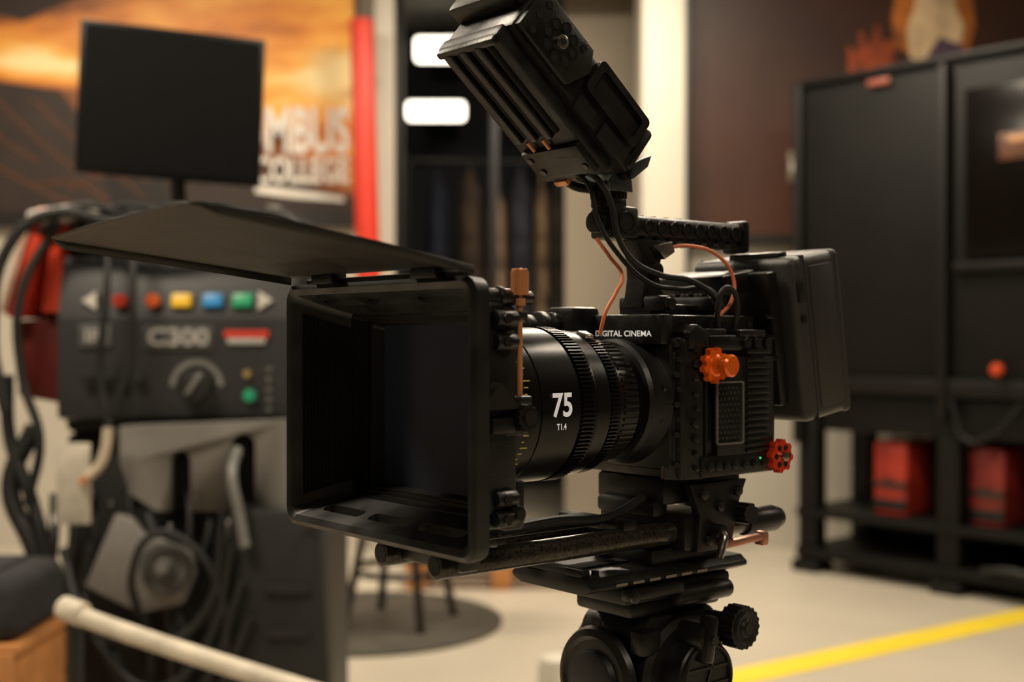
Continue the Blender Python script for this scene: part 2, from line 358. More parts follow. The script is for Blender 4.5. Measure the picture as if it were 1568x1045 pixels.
tube(C, 'rod_pad_cable', [P(0.085,0.020,-0.083),P(0.13,0.026,-0.079),P(0.18,0.026,-0.080),P(0.215,0.024,-0.070)], 0.003, M['rub'])
box(C, 'lens_support_bridge', P(0.192,0,-0.0875), (0.014,0.070,0.008), b, 0.002)
# tripod : dovetail plate and fluid head
T = tri
prism(T, 'dovetail_plate', [(-0.042,-0.124),(-0.036,-0.1195),(0.036,-0.1195),(0.042,-0.124),(0.042,-0.127),(0.032,-0.131),(-0.032,-0.131),(-0.042,-0.127)], 0.147, 0.310, b, 'x', bev=0.0006)
for i in range(6): box(T, 'plate_slot', P(0.176+i*0.0165,0.0422,-0.1256), (0.011,0.0010,0.0020), M['sil'])
box(T, 'plate_front_stop', P(0.152,0,-0.1175), (0.008,0.064,0.007), M['blk2'], 0.0015)
box(T, 'plate_groove', P(0.19,0,-0.1192), (0.08,0.014,0.002), M['deep'], 0.0005)
for u in (0.156,0.166): cyl(T, 'plate_pin', P(u,0.026,-0.120), P(u,0.026,-0.1165), 0.0028, M['gun'], 12)
box(T, 'side_lock', P(0.205,0.0445,-0.1335), (0.056,0.009,0.008), b, 0.002)
cyl(T, 'side_lock_screw', P(0.182,0.046,-0.134), P(0.182,0.051,-0.134), 0.0045, M['gun'],14,bev=0.0008)
box(T, 'head_top', P(0.243,0,-0.1375), (0.112,0.070,0.013), M['blk2'], 0.003)
cyl(T, 'head_top_bar', P(0.232,0.040,-0.142), P(0.290,0.040,-0.142), 0.007, b, 20, bev=0.002)
box(T, 'head_neck', P(0.246,0,-0.149), (0.096,0.060,0.014), b, 0.004)
lathe(T, 'tilt_drum', [(-0.041,0.040),(-0.038,0.045),(-0.018,0.047),(0.018,0.047),(0.038,0.045),(0.041,0.040)], M['blk2'], P(0.245,0,-0.203), 'y', 72)
prism(T, 'head_cheek', [(0.206,-0.166),(0.216,-0.155),(0.282,-0.155),(0.292,-0.168),(0.292,-0.285),(0.206,-0.285),(0.198,-0.215)], -0.033,0.033, b, 'y', bev=0.005)
lathe(T, 'front_disc', [(0.196,0.040),(0.192,0.038),(0.190,0.033),(0.192,0.030)], M['ridge'], P(0,-0.002,-0.205), 'x', 56)
lathe(T, 'front_disc_core', [(0.193,0.024),(0.188,0.022),(0.187,0.018)], M['blk2'], P(0,-0.002,-0.205), 'x', 40)
box(T, 'head_dial_box', P(0.208,0.034,-0.172), (0.020,0.014,0.018), b, 0.003)
lathe(T, 'drag_dial', [(-0.056,0.027),(-0.060,0.0265),(-0.061,0.025),(-0.061,0.0235),(-0.059,0.023)], M['gun'], P(0.246,0.0,-0.200), 'y', 48, caps=False)
lathe(T, 'drag_dial_body', [(-0.030,0.030),(-0.056,0.028),(-0.0585,0.026)], M['blk2'], P(0.246,0.0,-0.200), 'y', 48)
for dz_ in (0.008,-0.004,-0.015):
    L = 2*math.sqrt(0.023**2-dz_**2)
    box(T, 'dial_mark', P(0.246,0.0592,-0.200+dz_), (L,0.0010,0.0020), M['gun'])
box(T, 'dial_stem', P(0.246,0.0592,-0.203), (0.0022,0.0010,0.036), M['gun'], rot=(0,0.35,0))
gear(T, 'big_knob', P(0.277,0,-0.166), 0.0160, 0.0150, 18, -0.068, -0.054, b, 'y')
lathe(T, 'big_knob_cap', [(-0.068,0.0120),(-0.070,0.0112),(-0.0695,0.007),(-0.071,0.006)], M['blk2'], P(0.277,0,-0.166), 'y', 32)
cyl(T, 'big_knob_shaft', P(0.277,0.02,-0.166), P(0.277,0.056,-0.166), 0.008, b)
cyl(T, 'big_knob_core', P(0.277,0.0695,-0.166), P(0.277,0.0715,-0.166), 0.004, M['gun'])
cyl(T, 'small_knob', P(0.242,0.030,-0.170), P(0.242,0.064,-0.170), 0.0100, b, 20, bev=0.002)
box(T, 'small_knob_wing', P(0.242,0.062,-0.170), (0.010,0.012,0.034), b, 0.003, rot=(0,0.2,0))
cyl(T, 'small_knob_core', P(0.242,0.067,-0.170), P(0.242,0.070,-0.170), 0.0035, M['gun'])
text(T, 'head_label', 'FLUID 8', P(0.1966,-0.006,-0.163), 0.018, 0.0032, M['gun'], rot=(math.pi/2,0,-math.pi/2))
lathe(T, 'pan_base', [(-0.275,0.050),(-0.29,0.058),(-0.31,0.058),(-0.325,0.05),(-0.35,0.07),(-0.37,0.07),(-0.39,0.04)], b, P(0.24,0,0), 'z', 48)
for k in range(3):
    a = math.radians(90+120*k+20); dx, dy = math.cos(a), math.sin(a); t = Vector((-dy,dx,0))*0.022; c0 = Vector((0.24,0,0))
    top = c0+Vector((dx*0.055,dy*0.055,-0.36)); mid = c0+Vector((dx*0.22,dy*0.22,-0.76)); bot = c0+Vector((dx*0.37,dy*0.37,-1.135))
    cyl(T,'leg_upper',top+t,mid+t,0.010,b); cyl(T,'leg_upper',top-t,mid-t,0.010,b)
    cyl(T,'leg_clamp',mid+Vector((0,0,0.02)),mid-Vector((0,0,0.02)),0.034,M['blk2'],8)
    cyl(T,'leg_lower',mid,bot,0.012,M['carbon']); lathe(T,'foot',[(-0.0155,0.022),(-0.004,0.022),(0.02,0.012)],M['rub'],bot,'z',20)

# ------------------------------------------------------------------ top handle, cables
box(C, 'handle_base', P(0.262,0,0.066), (0.062,0.034,0.010), b, 0.002)
for u in (0.236,0.288):
    box(C, 'handle_foot', P(u,0.006,0.071), (0.012,0.046,0.012), M['blk2'], 0.003)
    cyl(C, 'handle_foot_screw', P(u,0.029,0.071), P(u,0.034,0.071), 0.0045, M['gun'],16,bev=0.0008)
prism(C, 'handle_riser', [(0.228,0.068),(0.262,0.068),(0.250,0.082),(0.247,0.094),(0.250,0.106),(0.256,0.119),(0.224,0.119),(0.231,0.104),(0.232,0.090)], -0.010,0.010, b, 'y', bev=0.0015)
cyl(C, 'riser_pivot', P(0.240,0.009,0.096), P(0.240,0.016,0.096), 0.006, M['blk2'],20,bev=0.001)
prism(C, 'silver_tab', [(0.236,0.114),(0.254,0.118),(0.257,0.110),(0.246,0.104)], -0.017,-0.010, M['sil'], 'y', bev=0.0008)
box(C, 'handle_bar', P(0.285,0,0.128), (0.124,0.020,0.017), b, 0.005, seg=3)
for i in range(8):
    u = 0.236+i*0.0138
    lathe(C, 'handle_ring', [(-0.0098,0.0056),(-0.0115,0.0052),(-0.0115,0.0040),(-0.0098,0.0036)], M['ridge'], P(u,0,0.128), 'y', 24)
    cyl(C, 'handle_hole', P(u,0.0095,0.128), P(u,0.0104,0.128), 0.0037, M['deep'], 18)
    cyl(C, 'handle_scallop', P(u,-0.009,0.1202), P(u,0.009,0.1202), 0.0045, b, 18)
    cyl(C, 'handle_top_hole', P(u,0.0,0.1362), P(u,0.0,0.1372), 0.0034, M['deep'], 18)
box(C, 'handle_end', P(0.346,0,0.126), (0.008,0.024,0.026), b, 0.003)
box(C, 'handle_head', P(0.210,0,0.130), (0.026,0.026,0.024), b, 0.003)
cyl(C, 'head_hole', P(0.210,0.0128,0.130), P(0.210,0.0137,0.130), 0.006, M['deep'],20)
lathe(C, 'head_hole_ring', [(-0.0128,0.0085),(-0.0145,0.0080),(-0.0145,0.0065),(-0.0128,0.0060)], M['ridge'], P(0.210,0,0.130),'y',24)
cyl(C, 'head_knob', P(0.196,0,0.130), P(0.188,0,0.130), 0.008, M['blk2'],18,bev=0.001)
cyl(C, 'arm_base', P(0.204,0,0.141), P(0.204,0,0.147), 0.013, b,28,bev=0.001)
gear(C, 'arm_wheel', P(0.204,0,0), 0.0135, 0.0122, 20, 0.1475, 0.1525, b, 'z')
box(C, 'arm_block', P(0.204,0,0.157), (0.022,0.020,0.012), M['blk2'], 0.002)
for v in (0.011,-0.011): prism(C, 'arm_fork', [(0.194,0.152),(0.216,0.152),(0.214,0.166),(0.206,0.174),(0.197,0.172),(0.193,0.162)], -v-0.0025,-v+0.0025, M['leaf'], 'y', bev=0.0008)
cyl(C, 'arm_axle', P(0.205,-0.018,0.165), P(0.205,0.020,0.165), 0.0055, b,20,bev=0.001)
prism(C, 'arm_lever', [(0.206,0.160),(0.221,0.170),(0.225,0.179),(0.217,0.176),(0.204,0.170)], -0.024,-0.018, M['leaf'], 'y', bev=0.001)
cyl(C, 'arm_stem', P(0.203,0,0.163), P(0.186,0,0.180), 0.009, b,20,bev=0.001)
box(C, 'arm_shoe', P(0.193,0,0.170), (0.026,0.034,0.008), M['leaf'], 0.002, rot=(0,math.radians(-50),0))
tube(C, 'monitor_cable', [P(0.166,0.010,0.166),P(0.176,0.018,0.158),P(0.185,0.022,0.142),P(0.190,0.024,0.118),P(0.200,0.028,0.102),P(0.225,0.030,0.092),P(0.262,0.034,0.086),P(0.278,0.040,0.072),P(0.272,0.044,0.060)], 0.0022, M['rub'])
tube(C, 'monitor_cable_b', [P(0.162,0.0,0.168),P(0.174,0.010,0.155),P(0.182,0.012,0.130),P(0.194,0.018,0.108),P(0.222,0.024,0.086),P(0.250,0.026,0.082),P(0.285,0.030,0.080),P(0.292,0.036,0.060)], 0.0018, M['rub'])
tube(C, 'black_loop', [P(0.272,0.046,0.050),P(0.270,0.048,0.072),P(0.274,0.050,0.082),P(0.282,0.050,0.082),P(0.288,0.050,0.074),P(0.288,0.048,0.050)], 0.0020, M['rub'])
tube(C, 'orange_cable', [P(0.192,0.0,0.118),P(0.196,0.010,0.104),P(0.202,0.016,0.092),P(0.190,0.022,0.078),P(0.180,0.022,0.064),P(0.178,0.018,0.048)], 0.0014, M['ocab'])
tube(C, 'orange_cable_b', [P(0.252,0.010,0.113),P(0.268,0.020,0.115),P(0.290,0.030,0.108),P(0.300,0.036,0.092),P(0.294,0.040,0.074),P(0.280,0.040,0.062)], 0.0014, M['ocab'])
for i in range(5):
    cyl(C, 'far_knob', P(0.146+i*0.013,-0.045,0.053+0.001*i), P(0.155+i*0.013,-0.045,0.053+0.001*i), 0.0105-0.0015*(i%2), M['gun'] if i%2==0 else b, 24, bev=0.002)
box(C, 'far_motor', P(0.205,-0.04,0.056), (0.03,0.03,0.026), b, 0.004)

# ------------------------------------------------------------------ monitor (long axis = local z, near side = -y, back = -x)
Q = monE
box(Q, 'shell', (0.004,0,-0.001), (0.040,0.074,0.138), b, 0.004)
box(Q, 'shell_brow', (0.013,0,0.074), (0.022,0.070,0.016), b, 0.004)
box(Q, 'screen', (0.0245,0,-0.001), (0.001,0.066,0.122), M['glass'])
box(Q, 'battery_plate', (-0.020,0.002,0.005), (0.012,0.066,0.130), M['blk2'], 0.003)
for i in range(3):
    box(Q, 'plate_rail', (-0.0275,0.022-i*0.016,0.024), (0.007,0.008,0.084), b, 0.002)
    cyl(Q, 'rail_groove', (-0.0265,0.014-i*0.016,-0.015), (-0.0265,0.014-i*0.016,0.064), 0.0022, M['deep'], 12)
box(Q, 'plate_head', (-0.0260,0.002,0.0665), (0.008,0.062,0.006), b, 0.002)
box(Q, 'plate_foot', (-0.0265,0,-0.040), (0.008,0.060,0.026), b, 0.002)
for y in (0.014,-0.002):
    cyl(Q, 'contact', (-0.029,y,-0.0265), (-0.029,y,-0.018), 0.0014, M['gold'], 10)
text(Q, 'plate_label', 'SMART PLATE', (-0.0308,-0.014,-0.036), 0.020, 0.003, M['gun'], rot=(math.pi/2,0,-math.pi/2))
for (y,z) in ((0.020,-0.046),(-0.024,-0.046),(0.024,-0.034)): cyl(Q, 'plate_screw', (-0.030,y,z), (-0.0315,y,z), 0.0028, M['gun'], 12)
box(Q, 'gold_connector', (-0.022,0.018,-0.062), (0.010,0.014,0.005), M['gold'], 0.0015)
tube(Q, 'connector_boot', [(-0.022,0.018,-0.062),(-0.022,0.012,-0.070),(-0.018,0.004,-0.078)], 0.0032, M['rub'])
prism(Q, 'cheese_plate', [(-0.014,0.012),(0.008,0.002),(0.022,0.010),(0.022,0.066),(-0.014,0.066)], -0.0425,-0.0365, b, 'y', bev=0.001)
for k in range(8):
    a = k*math.pi/4+0.2
    x, z = 0.003+0.0115*math.cos(a), 0.034+0.0125*math.sin(a)
    cyl(Q, 'cheese_hole', (x,-0.0420,z), (x,-0.0430,z), 0.0034, M['deep'], 16)
    lathe(Q, 'cheese_rim', [(-0.0424,0.0042),(-0.0434,0.0039),(-0.0434,0.0034),(-0.0424,0.0034)], M['ridge'], (x,0,z), 'y', 18, caps=False)
for (x,z) in ((-0.009,0.056),(0.003,0.058),(0.015,0.056),(0.016,0.017)): cyl(Q, 'cheese_hole', (x,-0.0420,z), (x,-0.0430,z), 0.0027, M['deep'], 16)
cyl(Q, 'cheese_screw', (0.003,-0.042,0.034), (0.003,-0.0455,0.034), 0.0050, M['sil'], 20, bev=0.0008)
cyl(Q, 'cheese_screw_hex', (0.003,-0.0454,0.034), (0.003,-0.046,0.034), 0.0023, M['deep'], 6)
fr = loft(Q, 'recess_frame', [(0, rrect(0.0135,0.030,0.004)),(0, rrect(0.0095,0.026,0.003)),(0.006, rrect(0.0085,0.024,0.003)),(0.006, rrect(0.0135,0.030,0.004))], b)
fr.rotation_euler=(0,0,-math.pi/2); fr.location=(0.011,-0.0365,-0.030)
box(Q, 'recess_floor', (0.011,-0.0372,-0.030), (0.02,0.001,0.052), M['deep'])
box(Q, 'side_port', (-0.012,-0.038,-0.042), (0.014,0.003,0.022), M['deep'], 0.001)
box(Q, 'side_port_b', (-0.012,-0.038,-0.012), (0.012,0.003,0.018), M['deep'], 0.001)
box(Q, 'bottom_corner', (0.005,0,-0.0665), (0.038,0.078,0.009), b, 0.004)

# ------------------------------------------------------------------ battery
B_ = batE
box(B_, 'case', (0,0,0), (0.062,0.104,0.130), M['batt'], 0.007, seg=4)
box(B_, 'seam', (-0.017,0,0), (0.0012,0.1046,0.1306), M['deep'], 0.0006)
box(B_, 'back_lip', (0.023,0,0), (0.010,0.1055,0.1315), M['batt'], 0.006, seg=3)
box(B_, 'side_face', (0.003,-0.052,0), (0.030,0.002,0.112), M['batt'], 0.0009)
box(B_, 'release', (-0.024,-0.0525,0.038), (0.008,0.003,0.016), M['blk2'], 0.001)
box(B_, 'end_cap', (-0.020,-0.010,0.066), (0.012,0.05,0.006), M['gun'], 0.002)
cyl(B_, 'side_dot', (-0.024,-0.052,0.016), (-0.024,-0.0535,0.016), 0.003, M['blk2'], 16)

# ================================================================== ROOM
YW = 7.0
m_wall = mat('wall_paint', (190,183,169), 0.8, 0, 0.04, 2)
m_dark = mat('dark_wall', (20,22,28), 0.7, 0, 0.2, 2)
m_side = mat('side_wall', (82,77,70), 0.8, 0, 0.06, 2)
m_ceil = mat('ceiling_paint', (130,126,118), 0.9, 0, 0.05, 2)
m_floor = mat('concrete_floor', (190,181,164), 0.40, 0, 0.08, 1.6, 0.05, 60)
box(None, 'floor', (0.3,3.5,-0.05), (10.4,15.0,0.1), m_floor)
box(None, 'ceiling', (0.3,3.5,3.65), (10.4,15.0,0.1), m_ceil)
wb = empty('wall_back', (0,YW,0))
box(wb, 'wall_part_1', (-2.7725,0.05,1.8), (4.255,0.1,3.6), m_wall)
box(wb, 'wall_part_2', (3.098,0.05,1.8), (4.804,0.1,3.6), m_wall)
box(wb, 'wall_part_3', (0.0255,0.05,3.42), (1.341,0.1,0.36), m_wall)
box(None, 'wall_left', (-4.95,3.5,1.8), (0.1,15,3.6), m_side)
box(None, 'wall_right', (5.55,3.5,1.8), (0.1,15,3.6), m_side)
box(None, 'wall_front', (0.3,-4.05,1.8), (10.4,0.1,3.6), mat('front_wall',(50,48,46),0.8))
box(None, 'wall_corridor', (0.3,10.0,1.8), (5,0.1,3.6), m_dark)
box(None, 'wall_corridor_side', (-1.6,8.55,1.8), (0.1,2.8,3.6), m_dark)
box(None, 'wall_partition', (0.80,7.6,1.8), (0.96,0.1,3.6), mat('taupe',(150,140,124),0.8,0,0.05,2))
dr = empty('door_1', (0,YW,0))
m_white = mat('white_trim', (204,198,183), 0.5, 0, 0.03, 3)
box(dr, 'jamb_left', (-0.70,-0.03,1.62), (0.105,0.16,3.24), m_white, 0.006)
box(dr, 'jamb_inner', (-0.64,0.0,1.62), (0.012,0.14,3.24), mat('jamb_dark',(30,28,26),0.5), 0.003)
box(dr, 'head', (0.0,-0.03,3.28), (1.5,0.16,0.10), m_white, 0.006)
mdk = mat('door_frame_black',(16,16,18),0.4)
box(dr, 'stile_left', (-0.62,0.03,1.62), (0.03,0.05,3.2), mdk, 0.004)
box(dr, 'stile_mid', (-0.10,0.03,1.62), (0.045,0.05,3.2), mdk, 0.004)
box(dr, 'rail', (-0.36,0.03,0.95), (0.50,0.05,0.12), mdk, 0.004)
box(dr, 'rail_low', (-0.36,0.03,0.12), (0.50,0.05,0.24), mdk, 0.004)
cyl(dr, 'pull_handle', (-0.17,-0.02,0.9), (-0.17,-0.02,1.3), 0.012, M['sil'], 16)
col = empty('white_column', (0.815,6.86,0))
box(col, 'shaft', (0,0,1.8), (0.235,0.24,3.6), m_white, 0.012)
box(col, 'edge_strip', (0.128,-0.02,1.8), (0.022,0.22,3.6), mat('edge_dark',(24,22,20),0.5), 0.004)
box(col, 'base', (0,0,0.06), (0.27,0.28,0.12), m_white, 0.008)
m_lamp = mat('lamp_glow',(255,243,222),0.5,emit=4)
for nm, x, z, w, h in (('wall_lamp',-0.515,3.235,0.36,0.17),('wall_lamp.001',-0.545,2.795,0.42,0.13)):
    e = empty(nm, (x,9.0,z))
    prism(e, 'diffuser', rrect(w/2,h/2,0.03), -0.03,0.03, m_lamp, 'y'); box(e, 'housing', (0,0.5,0), (w*0.6,0.93,h*0.5), mdk, 0.01)
ck = empty('coat_rack', (0.0,8.4,0))
cyl(ck,'rail',(-0.7,0,2.35),(0.75,0,2.35),0.015,mdk)
for x in (-0.7,0.75): cyl(ck,'post',(x,0,0),(x,0,2.4),0.02,mdk)
for i,(x,c_,w_,zt) in enumerate(((-0.50,(34,40,56),.7,0),(-0.28,(70,58,48),.8,0.02),(-0.1,(150,126,104),.6,-0.1),(0.06,(52,54,64),.8,0),(0.2,(150,128,102),.5,-0.05),(0.32,(66,62,58),.8,0))):
    o = lathe(ck,'coat_%d'%i,[(1.1,0.11),(1.3,0.13),(1.9,0.10),(2.15+zt,0.09),(2.25+zt,0.03),(2.34,0.01)],mat('coat_%d'%i,c_,0.9,0,0.75,8),(x,0.0,0),'z',20)
    o.scale=(w_,1.6,1)

# poster left
pst = empty('college_poster', (0,6.96,0))
mp = bpy.data.materials.new('poster_art'); mp.use_nodes=True; nt=mp.node_tree; bs=nt.nodes['Principled BSDF']; bs.inputs['Roughness'].default_value=0.5
tc=nt.nodes.new('ShaderNodeTexCoord'); mp1=nt.nodes.new('ShaderNodeMapping'); mp1.inputs['Scale'].default_value=(0.9,1,3.2); mp1.inputs['Rotation'].default_value=(0,0.25,0)
nz=nt.nodes.new('ShaderNodeTexNoise'); nz.inputs['Scale'].default_value=1.6; nz.inputs['Detail'].default_value=6
nt.links.new(tc.outputs['Object'],mp1.inputs['Vector']); nt.links.new(mp1.outputs['Vector'],nz.inputs['Vector'])
sx=nt.nodes.new('ShaderNodeSeparateXYZ'); nt.links.new(tc.outputs['Object'],sx.inputs['Vector'])
def mnode(op,a,b_=None):
    n=nt.nodes.new('ShaderNodeMath'); n.operation=op
    for i,v in enumerate((a,b_)):
        if v is None: continue
        if isinstance(v,(int,float)): n.inputs[i].default_value=v
        else: nt.links.new(v,n.inputs[i])
    return n.outputs[0]
slope=mnode('MULTIPLY',sx.outputs['X'],0.10)
zz=mnode('SUBTRACT',sx.outputs['Z'],0.26); zz=mnode('ADD',zz,slope); zz=mnode('MULTIPLY',zz,1.7); zz=mnode('MULTIPLY',zz,zz); band=mnode('SUBTRACT',1.0,zz)
xr=mnode('MULTIPLY',sx.outputs['X'],0.30)
dx=mnode('ADD',sx.outputs['X'],0.60); dx=mnode('MULTIPLY',dx,dx); dz=mnode('SUBTRACT',sx.outputs['Z'],0.20); dz=mnode('MULTIPLY',dz,dz); dz=mnode('MULTIPLY',dz,8.0)
sp=mnode('ADD',dx,dz); sp=mnode('MULTIPLY',sp,9.0); sp=mnode('ADD',sp,1.0); sp=mnode('DIVIDE',0.75,sp)
f=mnode('MULTIPLY',band,0.42); f=mnode('ADD',f,xr); f=mnode('ADD',f,sp); nn=mnode('SUBTRACT',nz.outputs['Fac'],0.5); nn=mnode('MULTIPLY',nn,1.2); f=mnode('ADD',f,nn); f=mnode('ADD',f,0.09)
rp=nt.nodes.new('ShaderNodeValToRGB'); els=rp.color_ramp.elements
els[0].position=0.0; els[0].color=rgb(24,17,13); els[1].position=1.0; els[1].color=rgb(255,232,170)
for ps,c_ in ((0.22,(50,32,20)),(0.42,(144,80,32)),(0.6,(218,132,46)),(0.8,(246,180,82))):
    e=els.new(ps); e.color=rgb(*c_)
nt.links.new(f,rp.inputs['Fac']); nt.links.new(rp.outputs['Color'],bs.inputs['Base Color'])
box(pst,'print',(-2.03,0,2.5),(2.34,0.02,1.30),mp)
m_fr=mat('poster_frame_black',(20,18,17),0.5)
box(pst,'frame_low',(-2.04,-0.01,1.83),(2.38,0.04,0.08),m_fr); box(pst,'frame_top',(-2.04,-0.01,3.17),(2.38,0.04,0.06),m_fr)
box(pst,'frame_right',(-0.855,-0.01,2.5),(0.02,0.04,1.36),m_fr); box(pst,'frame_left',(-3.21,-0.01,2.5),(0.04,0.04,1.36),m_fr)
m_pd=mat('poster_dark',(44,30,22),0.6,0,0.3,6)
prism(pst,'dark_band',[(-1.42,2.06),(-0.87,1.95),(-0.87,1.87),(-1.9,1.87),(-1.9,2.02)],-0.014,-0.011,m_pd,'y')
prism(pst,'dark_strokes',[(-3.1,2.86),(-2.95,3.0),(-2.7,2.93),(-2.5,3.02),(-2.3,3.10),(-3.1,3.14)],-0.014,-0.011,m_pd,'y')
prism(pst,'dark_ground',[(-3.19,2.66),(-2.85,2.60),(-2.5,2.55),(-2.35,2.35),(-2.2,1.87),(-3.19,1.87)],-0.014,-0.011,m_pd,'y')
text(pst,'title','COLUMBUS',(-1.385,-0.018,2.325),0.97,0.262,M['pwht'],fat=0.03)
text(pst,'subtitle','COLLEGE',(-1.160,-0.018,2.105),0.52,0.146,M['pwht'],fat=0.03)
prism(pst,'swoosh',[(-1.42,2.02),(-1.2,1.995),(-0.93,1.955),(-0.93,1.93),(-1.2,1.950),(-1.42,1.980)],-0.02,-0.012,M['pwht'],'y')
m_sp=mat('spark_orange',(118,68,32),0.6)
for i in range(9):
    x=-2.95+0.1*i; tube(pst,'spark_%d'%i,[(x,-0.016,2.05+0.08*math.sin(i*2)),(x+0.25,-0.016,1.97+0.02*i),(x+0.42,-0.016,1.90+0.01*i)] if i%2 else [(x-.1,-0.016,2.5),(x+0.1,-0.016,2.3),(x+0.33,-0.016,2.15-0.02*i)],0.004,m_sp)

# red wall pipe on brackets
rpo = empty('red_wall_pipe', (-0.785,6.72,0))
mr = mat('red_paint',(214,58,40),0.45,0,0.06,5)
cyl(rpo,'pipe',(0.030,0,1.0),(-0.02,0,2.88),0.064,mr,28,bev=0.01)
for z in (1.15,2.6): box(rpo,'bracket',(0.0,0.15,z),(0.05,0.27,0.04),mdk,0.004)

# right artwork
art = empty('wall_artwork', (0,6.96,0))
m_br = mat('artwork_brown',(60,31,17),0.5,0,0.6,0.9)
box(art,'print',(2.3,0,2.45),(2.66,0.02,1.44),m_br)
box(art,'frame_low',(2.3,-0.01,1.72),(2.72,0.04,0.05),m_fr); box(art,'frame_left',(0.965,-0.01,2.45),(0.05,0.04,1.5),m_fr); box(art,'frame_top',(2.3,-0.01,3.18),(2.72,0.04,0.05),m_fr)
mfl=mat('flame_orange',(140,60,26),0.6,0,0.7,9)
prism(art,'flames',[(1.86,2.60),(1.86,2.80),(1.90,2.74),(1.93,2.88),(1.97,2.78),(2.02,2.92),(2.06,2.80),(2.11,2.84),(2.12,2.60)],-0.016,-0.01,mfl,'y')
prism(art,'figure_glow',[(2.12,2.78),(2.10,2.95),(2.13,3.12),(2.54,3.12),(2.56,2.9),(2.52,2.76),(2.36,2.70)],-0.015,-0.011,mat('figure_amber',(180,104,42),0.6,0,0.5,5),'y')
prism(art,'figure',[(2.20,2.72),(2.18,2.88),(2.23,3.02),(2.22,3.12),(2.44,3.12),(2.45,3.0),(2.50,2.9),(2.46,2.74),(2.36,2.80),(2.30,2.70)],-0.020,-0.016,mat('figure_cream',(220,190,148),0.6,0,0.4,6),'y')
prism(art,'figure_shadow',[(2.26,2.68),(2.44,2.72),(2.5,2.79),(2.36,2.84)],-0.024,-0.020,mat('figure_violet',(84,66,84),0.6),'y')
sw = empty('wall_switch',(1.55,6.93,2.12)); box(sw,'plate',(0,0,0),(0.045,0.02,0.17),mat('switch_cream',(120,112,96),0.5),0.004); box(sw,'rocker',(0,-0.012,0),(0.025,0.012,0.06),M['pwht'],0.003)

# black machine enclosure on stand
th = math.atan2(-0.74,0.672)
WM = Matrix.Translation((1.436,6.35,0))@Matrix.Rotation(th,4,'Z')
cb = empty('machine_enclosure', mtx=WM)
mc = mat('enclosure_black',(14,13,11),0.55,0,0.3,3,spec=0.2); mc2 = mat('enclosure_edge',(17,15,13),0.5,spec=0.25); mg = mat('enclosure_window',(12,8,7),0.2,spec=0.2)
D=0.60; L=2.6
box(cb,'upper_body',(L/2,D/2,1.70),(L,D,1.54),mc,0.015)
box(cb,'top_trim',(L/2,-0.012,2.455),(L,0.03,0.03),mc2,0.004)
box(cb,'post_mid',(0.82,-0.02,1.62),(0.04,0.05,1.62),mc2,0.006); box(cb,'post_left',(0.03,-0.02,1.55),(0.05,0.04,1.8),mc2,0.006)
box(cb,'window',(1.62,-0.012,1.92),(1.40,0.02,0.76),mg,0.004)
box(cb,'window_rail',(1.62,-0.02,1.50),(1.5,0.04,0.04),mc2,0.006); box(cb,'lower_rail',(L/2,-0.01,0.95),(L,0.04,0.08),mc2,0.006)
box(cb,'label',(0.48,-0.018,2.40),(0.12,0.01,0.03),mat('label_red',(130,64,46),0.5),0.003)
box(cb,'amber_panel',(1.17,-0.03,2.02),(0.17,0.02,0.12),mat('reflection_amber',(90,54,34),0.5,0,0.5,20),0.004)  # orange reflection on the window pane, put in as a coloured slab
box(cb,'window_reflection_b',(1.19,-0.035,2.05),(0.12,0.02,0.03),mat('reflection_amber_bright',(190,140,96),0.5),0.004)  # brighter streak of that window reflection, also done in colour
lathe(cb,'stop_button',[(-0.03,0.026),(-0.06,0.030),(-0.075,0.02)],mat('stop_red',(190,66,30),0.4),(1.09,0,1.04),'y',24)
for x in (0.06,0.82,1.6,2.4):
    for y in (0.06,D-0.06):
        box(cb,'leg',(x,y,0.49),(0.11,0.09,0.86),mc,0.006); box(cb,'foot',(x,y,0.03),(0.15,0.15,0.06),mc2,0.006)
box(cb,'shelf',(L/2,D/2,0.30),(L,D,0.04),mc,0.004); box(cb,'shelf_low',(L/2,D/2,0.10),(L,D,0.05),mc,0.004)
box(cb,'back_panel',(1.50,D-0.02,0.55),(2.1,0.02,0.86),mc)
box(cb,'back_panel_low',(0.30,D-0.02,0.20),(0.5,0.02,0.24),mc)
box(cb,'shelf_box',(0.70,0.42,0.55),(0.26,0.22,0.46),mc2,0.01)
box(cb,'apron',(1.35,0.03,0.82),(2.4,0.03,0.20),mc,0.005)
tube(cb,'hung_hose',[(0.86,-0.03,0.90),(0.95,-0.05,0.72),(1.08,-0.05,0.76),(1.2,-0.03,0.90)],0.013,mc2)
tube(cb,'floor_hose',[(1.0,0.0,0.135),(1.15,-0.05,0.16),(1.3,-0.02,0.14),(1.4,0.1,0.14)],0.018,M['rub'])
for i,(x,w,h) in enumerate(((0.48,0.18,0.36),(0.97,0.17,0.36))):
    nm='red_tool_case' if i==0 else 'red_tool_case.%03d'%i
    e=empty(nm,mtx=WM@Matrix.Translation((x,0.24,0.32)))
    box(e,'case',(0,0,h/2),(w,0.30,h),mat('case_red_%d'%i,(150,38,20) if i==0 else (112,26,16),0.55,0,0.4,8),0.015)
    box(e,'band',(0,-0.152,h*0.42),(w*0.98,0.012,0.03),M['gun'],0.003); box(e,'band_dark',(0,-0.152,h*0.15),(w*0.98,0.010,0.05),mdk,0.003); box(e,'latch',(0,-0.16,h*0.45),(0.03,0.015,0.03),M['gun'],0.003)
    tube(e,'handle',[(-0.06,0,h-0.005),(-0.05,0,h+0.03),(0.05,0,h+0.03),(0.06,0,h-0.005)],0.008,mdk)

